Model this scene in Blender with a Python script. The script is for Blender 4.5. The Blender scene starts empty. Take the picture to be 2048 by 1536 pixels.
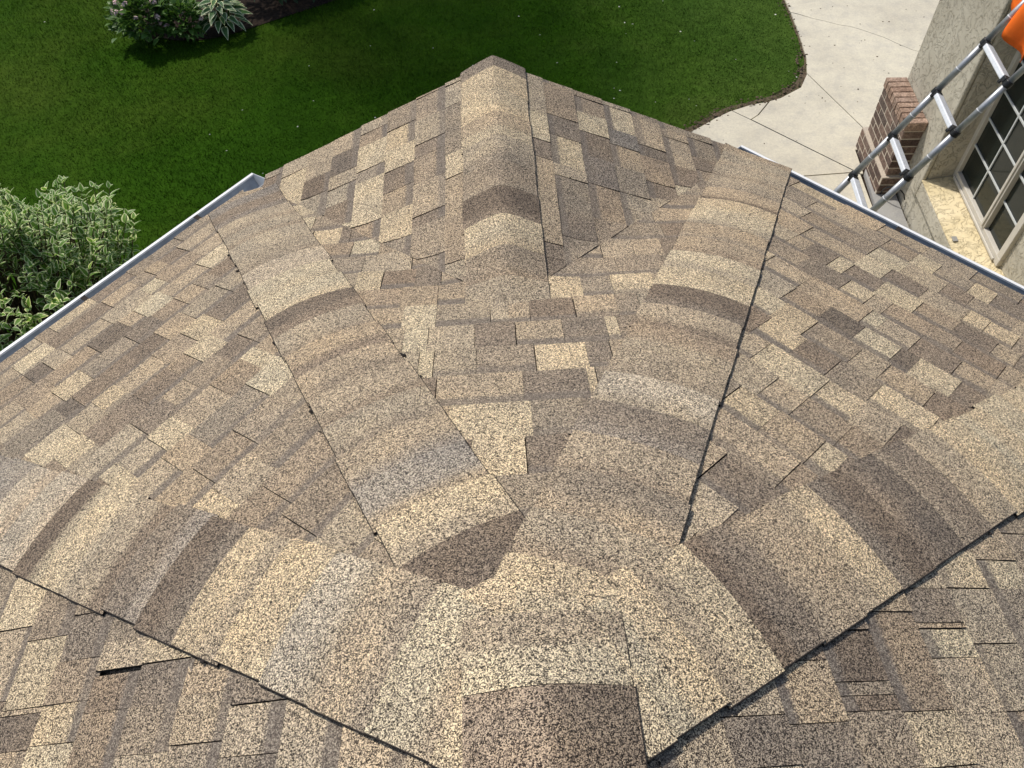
# Asphalt-shingle bay roof seen from its ridge, lawn and concrete walk below, ladder against a stucco wing.
import bpy, bmesh, math, random
import numpy as np
from mathutils import Vector, Matrix

# ------------------------------------------------------------------ camera, sky, sun, exposure
S = bpy.context.scene
COL = S.collection
R = math.radians
CAM = (-0.0322, -0.3390, 1.3541); YAW, PITCH, ROLL = 0.00141, 0.94215, -0.05921
FPX = 1596.36                       # focal length in pixels of a 2048 px wide frame
def make_camera():
    fw = Vector((math.sin(YAW)*math.cos(PITCH), math.cos(YAW)*math.cos(PITCH), -math.sin(PITCH)))
    r = fw.cross(Vector((0, 0, 1))).normalized(); u = r.cross(fw)
    r2 = r*math.cos(ROLL)+u*math.sin(ROLL); u2 = -r*math.sin(ROLL)+u*math.cos(ROLL)
    m = Matrix((r2, u2, -fw)).transposed().to_4x4(); m.translation = Vector(CAM)
    cd = bpy.data.cameras.new('camera'); cd.sensor_width = 36; cd.lens = FPX/2048*36
    cd.clip_start = 0.05; cd.clip_end = 2000
    o = bpy.data.objects.new('camera', cd); COL.objects.link(o); o.matrix_world = m
    S.camera = o
    return fw, r2, u2
FW, RT, UP = make_camera()
SUN_AZ, SUN_EL = 132.0, 55.0        # degrees, azimuth counter-clockwise from +X
w = bpy.data.worlds.new('World'); S.world = w; w.use_nodes = True
nt = w.node_tree; sky = nt.nodes.new('ShaderNodeTexSky'); sky.sky_type = 'NISHITA'; sky.sun_disc = False
sky.sun_elevation = R(SUN_EL); sky.sun_rotation = R(90-SUN_AZ); sky.dust_density = 2.0; sky.ozone_density = 1.0
bg = nt.nodes['Background']; nt.links.new(sky.outputs[0], bg.inputs[0]); bg.inputs[1].default_value = 0.125
ld = bpy.data.lights.new('sun', 'SUN'); ld.energy = 3.3; ld.angle = R(2.5); ld.color = (1.0, 0.955, 0.895)
so = bpy.data.objects.new('sun', ld); COL.objects.link(so)
sd = Vector((math.cos(R(SUN_AZ))*math.cos(R(SUN_EL)), math.sin(R(SUN_AZ))*math.cos(R(SUN_EL)), math.sin(R(SUN_EL))))
so.rotation_euler = sd.to_track_quat('Z', 'Y').to_euler(); so.location = sd*30
vs = S.view_settings; vs.view_transform = 'Standard'; vs.look = 'None'; vs.exposure = 0.0; vs.gamma = 1.0
vs.use_curve_mapping = False

rnd = random.Random(7)
GZ = -3.7                           # ground level; the roof's apex is the origin

# ------------------------------------------------------------------ helpers
def mesh_obj(name, verts, faces, mats, parent=None, smooth=False, mat_idx=None):
    me = bpy.data.meshes.new(name); me.from_pydata([tuple(v) for v in verts], [], faces)
    for m in (mats if isinstance(mats, (list, tuple)) else [mats]): me.materials.append(m)
    if mat_idx is not None: me.polygons.foreach_set('material_index', mat_idx)
    if smooth: me.polygons.foreach_set('use_smooth', [True]*len(me.polygons))
    return link(name, me, parent)
def link(name, me, parent=None):
    o = bpy.data.objects.new(name, me); COL.objects.link(o)
    if parent is not None:
        o.parent = parent
        o.matrix_parent_inverse = Matrix.Translation(-Vector(parent.get('_at', (0, 0, 0))))
    return o
def thing(name, loc, label, cat, group=None):
    o = bpy.data.objects.new(name, None); COL.objects.link(o); o.location = loc; o['_at'] = tuple(loc)
    o.empty_display_size = 0.2
    return tag(o, label, cat, group)
def tag(o, label=None, cat=None, group=None, kind=None):
    if label: o['label'] = label
    if cat: o['category'] = cat
    if group: o['group'] = group
    if kind: o['kind'] = kind
    return o
class MB:
    """collects polygons of one part"""
    def __init__(s): s.v = []; s.f = []; s.m = []
    def add(s, vs, fs, mi=0):
        b = len(s.v); s.v += [tuple(v) for v in vs]; s.f += [tuple(i+b for i in f) for f in fs]; s.m += [mi]*len(fs); return s
    def box(s, o, ex, ey, ez, mi=0):        # o = corner, ex/ey/ez edge vectors
        o, ex, ey, ez = map(Vector, (o, ex, ey, ez))
        p = [o, o+ex, o+ex+ey, o+ey]; p += [q+ez for q in p]
        f = [(3, 2, 1, 0), (4, 5, 6, 7), (0, 1, 5, 4), (1, 2, 6, 5), (2, 3, 7, 6), (3, 0, 4, 7)]
        if ex.cross(ey).dot(ez) < 0: f = [tuple(reversed(q)) for q in f]
        return s.add(p, f, mi)
    def tube(s, a, b, r0, r1=None, n=14, mi=0, caps=True):
        a, b = Vector(a), Vector(b); r1 = r0 if r1 is None else r1
        d = (b-a).normalized(); x = d.orthogonal().normalized(); y = d.cross(x)
        vs = [c+(x*math.cos(t)+y*math.sin(t))*r for c, r in ((a, r0), (b, r1)) for t in [2*math.pi*i/n for i in range(n)]]
        fs = [(i, (i+1) % n, n+(i+1) % n, n+i) for i in range(n)]
        if caps: fs += [tuple(reversed(range(n))), tuple(range(n, 2*n))]
        return s.add(vs, fs, mi)
    def build(s, name, mats, parent=None, smooth=False, bevel=0):
        o = mesh_obj(name, s.v, s.f, mats, parent, smooth, s.m)
        if bevel:
            b = o.modifiers.new('bevel', 'BEVEL'); b.width = bevel; b.segments = 2; b.limit_method = 'ANGLE'
        return o

# ------------------------------------------------------------------ materials
def mat(name):
    m = bpy.data.materials.new(name); m.use_nodes = True
    nt = m.node_tree; return m, nt, nt.nodes, nt.links, nt.nodes['Principled BSDF']
def N(ns, t, **kw):
    n = ns.new('ShaderNode'+t)
    for k, v in kw.items():
        if isinstance(k, str) and hasattr(n, k): setattr(n, k, v)
    return n
def ramp(ns, pts, interp='LINEAR'):
    n = ns.new('ShaderNodeValToRGB'); cr = n.color_ramp; cr.interpolation = interp
    while len(cr.elements) < len(pts): cr.elements.new(0.5)
    for e, (p, c) in zip(cr.elements, pts): e.position = p; e.color = (*c, 1) if len(c) == 3 else c
    return n
def mathn(ns, ls, op, a, b=None, c=None):
    n = ns.new('ShaderNodeMath'); n.operation = op
    for i, v in enumerate((a, b, c)):
        if v is None: continue
        if isinstance(v, (int, float)): n.inputs[i].default_value = v
        else: ls.new(v, n.inputs[i])
    return n.outputs[0]
def mix(ns, ls, fac, a, b, mode='MIX'):
    n = ns.new('ShaderNodeMix'); n.data_type = 'RGBA'; n.blend_type = mode
    for s_, v in ((0, fac), (6, a), (7, b)):
        if isinstance(v, (int, float)): n.inputs[s_].default_value = v
        elif isinstance(v, tuple): n.inputs[s_].default_value = (*v, 1)
        else: ls.new(v, n.inputs[s_])
    return n.outputs[2]
def pos(ns): return ns.new('ShaderNodeNewGeometry').outputs['Position']
def noise(ns, ls, scale, detail=3, rough=.55, vec=None, dist=0):
    n = ns.new('ShaderNodeTexNoise'); n.inputs['Scale'].default_value = scale; n.inputs['Detail'].default_value = detail
    n.inputs['Roughness'].default_value = rough; n.inputs['Distortion'].default_value = dist
    ls.new(vec if vec is not None else pos(ns), n.inputs['Vector']); return n.outputs['Fac']
def bump(ns, ls, h, strength, dist, prev=None):
    n = ns.new('ShaderNodeBump'); n.inputs['Strength'].default_value = strength; n.inputs['Distance'].default_value = dist
    ls.new(h, n.inputs['Height'])
    if prev is not None: ls.new(prev, n.inputs['Normal'])
    return n.outputs[0]
def simple(name, col, rough=.5, metal=0, spec=.5, noise_amt=0, noise_scale=20, bump_amt=0):
    m, nt, ns, ls, b = mat(name)
    b.inputs['Base Color'].default_value = (*col, 1); b.inputs['Roughness'].default_value = rough
    b.inputs['Metallic'].default_value = metal; b.inputs['Specular IOR Level'].default_value = spec
    if noise_amt:
        f = noise(ns, ls, noise_scale, 5)
        r_ = ramp(ns, [(.3, tuple(c*(1-noise_amt) for c in col)), (.7, tuple(min(1, c*(1+noise_amt)) for c in col))]); ls.new(f, r_.inputs[0])
        ls.new(r_.outputs[0], b.inputs['Base Color'])
        if bump_amt: ls.new(bump(ns, ls, f, bump_amt, .004), b.inputs['Normal'])
    return m

def granule_material():
    m, nt, ns, ls, b = mat('asphalt_granules')
    at = N(ns, 'Attribute', attribute_name='tone'); bv = N(ns, 'Attribute', attribute_name='bv')
    p = pos(ns)
    v = N(ns, 'TexVoronoi'); v.inputs['Scale'].default_value = 540; ls.new(p, v.inputs['Vector'])
    sep = N(ns, 'SeparateColor'); ls.new(v.outputs['Color'], sep.inputs[0])
    big = noise(ns, ls, 7, 1); mid = noise(ns, ls, 125, 2, .7)
    # which granule: dark, mid or cream; the share of cream ones drifts a little over the sheet
    sel = mathn(ns, ls, 'ADD', sep.outputs[0], mathn(ns, ls, 'MULTIPLY', mathn(ns, ls, 'SUBTRACT', mid, .5), .75))
    sp = ramp(ns, [(0.0, (.07, .066, .062)), (.27, (.18, .168, .16)), (.38, (.66, .635, .61)), (.6, (1.06, 1.0, .94)), (.77, (1.95, 1.86, 1.62)), (1.0, (2.45, 2.36, 2.12))]); ls.new(sel, sp.inputs[0])
    base = mix(ns, ls, 1.0, at.outputs['Color'], sp.outputs[0], 'MULTIPLY')
    drift = ramp(ns, [(.3, (.87, .88, .90)), (.5, (1, 1, 1)), (.7, (1.09, 1.075, 1.04))]); ls.new(big, drift.inputs[0])
    base = mix(ns, ls, 1.0, base, drift.outputs[0], 'MULTIPLY')
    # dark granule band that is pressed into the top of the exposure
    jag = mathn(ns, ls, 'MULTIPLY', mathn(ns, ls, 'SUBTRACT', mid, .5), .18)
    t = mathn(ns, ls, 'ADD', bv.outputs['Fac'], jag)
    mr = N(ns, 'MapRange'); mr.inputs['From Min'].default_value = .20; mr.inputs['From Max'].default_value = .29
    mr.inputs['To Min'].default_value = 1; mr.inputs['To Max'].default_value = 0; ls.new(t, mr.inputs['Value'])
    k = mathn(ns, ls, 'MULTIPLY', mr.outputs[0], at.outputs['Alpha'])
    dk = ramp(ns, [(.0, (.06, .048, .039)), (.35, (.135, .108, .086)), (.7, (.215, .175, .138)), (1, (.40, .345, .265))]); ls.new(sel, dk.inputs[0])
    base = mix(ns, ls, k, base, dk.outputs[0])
    ls.new(base, b.inputs['Base Color'])
    b.inputs['Roughness'].default_value = .85; b.inputs['Specular IOR Level'].default_value = .25
    h = mathn(ns, ls, 'SUBTRACT', 1.0, mathn(ns, ls, 'MULTIPLY', v.outputs['Distance'], 1.0))
    ls.new(bump(ns, ls, h, .6, .0025), b.inputs['Normal'])
    return m
M_GRAN = granule_material()
M_EDGE = simple('asphalt_cut_edge', (.034, .028, .024), .9, 0, .2)

def concrete_material(name, c0, c1, speck=.5):
    m, nt, ns, ls, b = mat(name)
    a = noise(ns, ls, 1.3, 5, .6); f = noise(ns, ls, 60, 4, .7); g = noise(ns, ls, 6, 5, .6)
    r1 = ramp(ns, [(.32, c0), (.68, c1)]); ls.new(a, r1.inputs[0])
    r2 = ramp(ns, [(.3, (.86, .86, .86)), (.7, (1.08, 1.08, 1.06))]); ls.new(f, r2.inputs[0])
    r3 = ramp(ns, [(.3, (.86, .86, .875)), (.5, (1, .99, .97)), (.7, (1.07, 1.06, 1.02))]); ls.new(g, r3.inputs[0])
    c = mix(ns, ls, 1, mix(ns, ls, 1, r1.outputs[0], r2.outputs[0], 'MULTIPLY'), r3.outputs[0], 'MULTIPLY')
    v = N(ns, 'TexVoronoi'); v.inputs['Scale'].default_value = 14; ls.new(pos(ns), v.inputs['Vector'])
    r4 = ramp(ns, [(.0, (.25, .22, .18)), (.055, (.5, .47, .42)), (.085, (1, 1, 1))]); ls.new(v.outputs['Distance'], r4.inputs[0])
    sc = N(ns, 'SeparateColor'); ls.new(v.outputs['Color'], sc.inputs[0])
    pick = mathn(ns, ls, 'MULTIPLY', mathn(ns, ls, 'GREATER_THAN', sc.outputs[0], .72), speck)
    c = mix(ns, ls, pick, c, mix(ns, ls, 1, c, r4.outputs[0], 'MULTIPLY'))
    ls.new(c, b.inputs['Base Color']); b.inputs['Roughness'].default_value = .85; b.inputs['Specular IOR Level'].default_value = .3
    ls.new(bump(ns, ls, f, .15, .004), b.inputs['Normal'])
    return m
M_CONC = concrete_material('broom_finished_concrete', (.55, .505, .405), (.67, .62, .495))
M_CONC2 = concrete_material('grey_concrete', (.30, .295, .28), (.40, .39, .37), .3)

def stucco_material(name, c0, c1):
    m, nt, ns, ls, b = mat(name)
    a = noise(ns, ls, 3, 4)
    r1 = ramp(ns, [(.35, c0), (.65, c1)]); ls.new(a, r1.inputs[0])
    # skip-trowel ridges: warped noise islands with crisp borders
    h1 = noise(ns, ls, 11, 6, .66, dist=1.3)
    isl = ramp(ns, [(.46, (0, 0, 0)), (.52, (1, 1, 1))]); ls.new(h1, isl.inputs[0])
    h2 = noise(ns, ls, 60, 3, .6)
    rim = ramp(ns, [(.468, (1, 1, 1)), (.488, (.36, .33, .28)), (.508, (1, 1, 1))]); ls.new(h1, rim.inputs[0])  # dark creases along the ridges: their shade painted into the colour
    brk = ramp(ns, [(.50, (0, 0, 0)), (.60, (1, 1, 1))]); ls.new(noise(ns, ls, 16, 3), brk.inputs[0])
    c = mix(ns, ls, mathn(ns, ls, 'MULTIPLY', brk.outputs[0], .8), r1.outputs[0], mix(ns, ls, 1, r1.outputs[0], rim.outputs[0], 'MULTIPLY'))
    ls.new(c, b.inputs['Base Color']); b.inputs['Roughness'].default_value = .9; b.inputs['Specular IOR Level'].default_value = .2
    n1 = bump(ns, ls, isl.outputs[0], .75, .008); ls.new(bump(ns, ls, h2, .35, .004, n1), b.inputs['Normal'])
    return m
M_STUC = stucco_material('skip_trowel_stucco', (.46, .42, .33), (.54, .50, .40))
M_LEDGE = stucco_material('sunlit_stucco_ledge', (.70, .58, .34), (.80, .68, .44))  # wall stucco made brighter and yellower, sunlight painted into its colour

def brick_material(name, cols):
    m, nt, ns, ls, b = mat(name)
    oi = N(ns, 'ObjectInfo'); r_ = ramp(ns, cols); ls.new(oi.outputs['Random'], r_.inputs[0])
    f = noise(ns, ls, 70, 5, .7); r2 = ramp(ns, [(.35, (.45, .43, .42)), (.65, (1.25, 1.2, 1.15))]); ls.new(f, r2.inputs[0])
    g = noise(ns, ls, 22, 3, .6); r3 = ramp(ns, [(.45, (1, 1, 1)), (.62, (1.5, 1.55, 1.6))]); ls.new(g, r3.inputs[0])
    c = mix(ns, ls, 1, mix(ns, ls, 1, r_.outputs[0], r2.outputs[0], 'MULTIPLY'), r3.outputs[0], 'MULTIPLY')
    ls.new(c, b.inputs['Base Color']); b.inputs['Roughness'].default_value = .9
    ls.new(bump(ns, ls, f, .9, .009), b.inputs['Normal'])
    return m
M_BRICK = brick_material('old_brick', [(0, (.085, .056, .044)), (.3, (.15, .098, .074)), (.65, (.20, .14, .108)), (1, (.10, .075, .062))])
M_BRICKTOP = brick_material('sunlit_brick_cap', [(0, (.27, .18, .13)), (.5, (.36, .255, .19)), (1, (.29, .21, .165))])  # cap bricks carry sunlight in their paler, pinker colour
M_MORTAR = simple('mortar', (.50, .43, .34), .95, 0, .2, .15, 60, .3)
M_GUT = simple('white_painted_aluminium', (.78, .78, .76), .35, 0, .5, .06, 30)
M_GUTIN = simple('grey_gutter_inside', (.26, .30, .35), .4, 0, .5, .2, 25)  # grey metal; the blue of the reflected sky is mixed into the colour
M_FASC = simple('fascia_paint', (.55, .50, .40), .6)
M_RAIL = simple('brushed_aluminium_tube', (.42, .43, .44), .45, .55, .5, .12, 45)
M_RUNG = simple('bright_aluminium_rung', (.82, .84, .87), .4, .25, .5, .08, 60)
M_BLACK = simple('black_plastic', (.012, .012, .013), .4)
M_WHITE = simple('white_plastic_ring', (.8, .8, .8), .4)
M_FRAME = simple('cream_vinyl_frame', (.60, .56, .48), .45, 0, .4, .06, 15)
M_MUNT = simple('white_muntin', (.55, .57, .55), .45)
M_ORANGE = simple('orange_fabric', (.90, .16, .012), .7, 0, .3, .12, 12, .2)
M_SOIL = simple('dark_mulch', (.030, .021, .015), .95, 0, .1, .6, 35, .8)
M_DEBRIS = simple('dry_brown_debris', (.115, .085, .055), .9, 0, .2, .5, 90)
M_STEM = simple('bark_brown', (.10, .075, .05), .9, 0, .2, .3, 40, .4)
M_PETAL = simple('white_petal', (.72, .70, .58), .6)
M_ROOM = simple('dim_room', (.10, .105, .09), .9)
def glass_material():
    m, nt, ns, ls, b = mat('window_glass')
    b.inputs['Base Color'].default_value = (.025, .032, .027, 1); b.inputs['Roughness'].default_value = .06
    b.inputs['Specular IOR Level'].default_value = .6
    tr = N(ns, 'BsdfTransparent'); tr.inputs[0].default_value = (.55, .6, .55, 1)
    mx = N(ns, 'MixShader'); mx.inputs[0].default_value = .6
    out = ns['Material Output']; ls.new(tr.outputs[0], mx.inputs[1]); ls.new(b.outputs[0], mx.inputs[2]); ls.new(mx.outputs[0], out.inputs[0])
    return m
M_GLASS = glass_material()
def leaf_material(name, inner, outer, lo, hi, soft=.0, trans=.25):
    """green blade whose margin (attribute edge 0 midrib .. 1 rim) is another colour"""
    m, nt, ns, ls, b = mat(name)
    e = N(ns, 'Attribute', attribute_name='edge'); hue = N(ns, 'Attribute', attribute_name='hue')
    f = noise(ns, ls, 55, 3); t = mathn(ns, ls, 'ADD', e.outputs['Fac'], mathn(ns, ls, 'MULTIPLY', mathn(ns, ls, 'SUBTRACT', f, .5), .5))
    r_ = ramp(ns, [(lo, inner), (hi, outer)]); ls.new(t, r_.inputs[0])
    r2 = ramp(ns, [(0, (.62, .70, .60)), (.6, (1, 1, 1)), (1, (1.25, 1.2, .85))]); ls.new(hue.outputs['Fac'], r2.inputs[0])
    c = mix(ns, ls, 1, r_.outputs[0], r2.outputs[0], 'MULTIPLY')
    ls.new(c, b.inputs['Base Color']); b.inputs['Roughness'].default_value = .5; b.inputs['Specular IOR Level'].default_value = .35
    tl = N(ns, 'BsdfTranslucent'); ls.new(c, tl.inputs[0])
    mx = N(ns, 'MixShader'); mx.inputs[0].default_value = trans
    out = ns['Material Output']; ls.new(b.outputs[0], mx.inputs[1]); ls.new(tl.outputs[0], mx.inputs[2]); ls.new(mx.outputs[0], out.inputs[0])
    return m
M_VARI = leaf_material('variegated_leaf', (.16, .31, .05), (.86, .90, .56), .56, .70, trans=.42)
M_HOSTA = leaf_material('hosta_leaf', (.075, .17, .05), (.78, .80, .52), .62, .76)
M_GREEN = leaf_material('green_leaf', (.075, .165, .025), (.12, .22, .04), .3, .9)
M_DARKG = leaf_material('dark_green_leaf', (.022, .05, .016), (.035, .07, .02), .3, .9)
M_PINK = simple('pale_pink_petal', (.72, .50, .46), .6, 0, .3, .2, 50)
def lawn_material(name, scale):
    m, nt, ns, ls, b = mat(name)
    big = noise(ns, ls, .45, 4, .6); f = noise(ns, ls, 9, 5, .65); fine = noise(ns, ls, 60, 3, .6)
    r1 = ramp(ns, [(.30, tuple(c*scale for c in (.021, .068, .0030))), (.52, tuple(c*scale for c in (.033, .090, .0042))), (.75, tuple(c*scale for c in (.060, .108, .010)))]); ls.new(big, r1.inputs[0])
    r2 = ramp(ns, [(.3, (.72, .74, .7)), (.7, (1.2, 1.16, 1.2))]); ls.new(f, r2.inputs[0])
    r3 = ramp(ns, [(.3, (.7, .7, .7)), (.7, (1.25, 1.25, 1.2))]); ls.new(fine, r3.inputs[0])
    c = mix(ns, ls, 1, mix(ns, ls, 1, r1.outputs[0], r2.outputs[0], 'MULTIPLY'), r3.outputs[0], 'MULTIPLY')
    # thin, dry turf beside the driveway
    sx = N(ns, 'SeparateXYZ'); ls.new(pos(ns), sx.inputs[0])
    wob = mathn(ns, ls, 'MULTIPLY', mathn(ns, ls, 'SUBTRACT', noise(ns, ls, 1.6, 5, .7), .5), 2.6)
    mr = N(ns, 'MapRange'); mr.inputs['From Min'].default_value = .6; mr.inputs['From Max'].default_value = 3.0
    ls.new(mathn(ns, ls, 'ADD', sx.outputs[0], wob), mr.inputs['Value'])
    c = mix(ns, ls, mathn(ns, ls, 'MULTIPLY', mr.outputs[0], .75), c, mix(ns, ls, 1, c, (2.7, 1.65, 6.5), 'MULTIPLY'))
    ls.new(c, b.inputs['Base Color']); b.inputs['Roughness'].default_value = .8; b.inputs['Specular IOR Level'].default_value = .02
    return m
M_TURF = lawn_material('turf', .75)
M_BLADE = lawn_material('grass_blade', 1.25)

# ------------------------------------------------------------------ roof geometry
SL, SG, SB = .41113, .47168, .44139            # pitches: bay faces, front gable, rear faces
AZ = {'F': 90.0, 'L': 139.764, 'R': 42.951, 'BL': 176.369, 'BR': 4.649}
PIT = {'F': SL, 'L': SL, 'R': SL, 'BL': SB, 'BR': SB, 'GL': SG, 'GR': SG}
GX, GY, GZR = -.0278, 2.7317, -.5591           # gable ridge: x, outer end, height
DN = {k: (math.cos(R(a)), math.sin(R(a))) for k, a in AZ.items()}
DN['GL'] = (-1.0, 0.0); DN['GR'] = (1.0, 0.0)
EAVE = {'F': 2.66, 'L': 2.66, 'R': 2.665, 'BL': 3.2, 'BR': 3.2}
Y0 = -GZR/SL; VR = SG/SL                       # valley: y - Y0 = VR * |x - GX|
def plane(f, x, y):
    d = DN[f]
    if f in ('GL', 'GR'): return GZR-SG*(x-GX)*d[0]
    return -PIT[f]*(x*d[0]+y*d[1])
def smin(a, b, k):
    h = max(k-abs(a-b), 0)/k
    return min(a, b)-h*h*k/4
def hf(x, y, kh=.05, kv=.055):
    """height of the finished roof: rounded hips, softly woven valleys"""
    z = plane('F', x, y)
    for f in ('L', 'R', 'BL', 'BR'): z = smin(z, plane(f, x, y), kh)
    if y > 0.9:
        g = smin(plane('GL', x, y), plane('GR', x, y), .035 if y < 2.2 else .035-.03*min((y-2.2)/.45, 1))
        z = -smin(-z, -g, kv)
    return z
def hip(f, g):
    a = Vector((PIT[f]*DN[f][0], PIT[f]*DN[f][1], 1)); b = Vector((PIT[g]*DN[g][0], PIT[g]*DN[g][1], 1))
    h = a.cross(b).normalized()
    return -h if h.z > 0 else h
HIP = {'A': hip('F', 'L'), 'B': hip('F', 'R'), 'C': hip('L', 'BL'), 'D': hip('R', 'BR')}
def halfplane(f, g):        # plan points where face f is the lower one: n.x + c >= 0
    a = PIT[f]*DN[f][0]-PIT[g]*DN[g][0]; b = PIT[f]*DN[f][1]-PIT[g]*DN[g][1]
    return (a, b, 0)
BOUND = {
    'F': [halfplane('F', 'L'), halfplane('F', 'R'), (0, -1, EAVE['F'])],
    'L': [halfplane('L', 'F'), halfplane('L', 'BL'), (-DN['L'][0], -DN['L'][1], EAVE['L'])],
    'R': [halfplane('R', 'F'), halfplane('R', 'BR'), (-DN['R'][0], -DN['R'][1], EAVE['R'])],
    'BL': [halfplane('BL', 'L'), (-1, 0, 0), (-DN['BL'][0], -DN['BL'][1], EAVE['BL']), (0, 1, 2.0)],
    'BR': [halfplane('BR', 'R'), (1, 0, 0), (-DN['BR'][0], -DN['BR'][1], EAVE['BR']), (0, 1, 2.0)],
    'GL': [(-1, 0, GX), (VR, 1, -Y0-VR*GX), (0, -1, GY), (1, 0, 1.13)],
    'GR': [(1, 0, -GX), (-VR, 1, -Y0+VR*GX), (0, -1, GY), (-1, 0, 1.09)],
}
VALLEY_OUT = {-1: (-VR, -1, Y0+VR*GX), 1: (VR, -1, Y0-VR*GX)}   # front-face side of each valley
def clip(poly, hp):
    a, b, c = hp; out = []
    for i, p in enumerate(poly):
        q = poly[(i+1) % len(poly)]; dp = a*p[0]+b*p[1]+c; dq = a*q[0]+b*q[1]+c
        if dp >= 0: out.append(p)
        if (dp >= 0) != (dq >= 0):
            t = dp/(dp-dq); out.append((p[0]+(q[0]-p[0])*t, p[1]+(q[1]-p[1])*t))
    return out
def area(poly): return abs(sum(p[0]*q[1]-q[0]*p[1] for p, q in zip(poly, poly[1:]+poly[:1])))/2
def project(p):
    d = Vector(p)-Vector(CAM); z = d.dot(FW)
    if z < .05: return (-9999, -9999)
    return (1024+FPX*d.dot(RT)/z, 768-FPX*d.dot(UP)/z)

COURSE = {'F': (.600, .150), 'GL': (.232, .1463), 'GR': (.231, .1445), 'L': (.138, .1455), 'R': (.108, .1465), 'BR': (.042, .1415), 'BL': (.126, .1405)}
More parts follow.
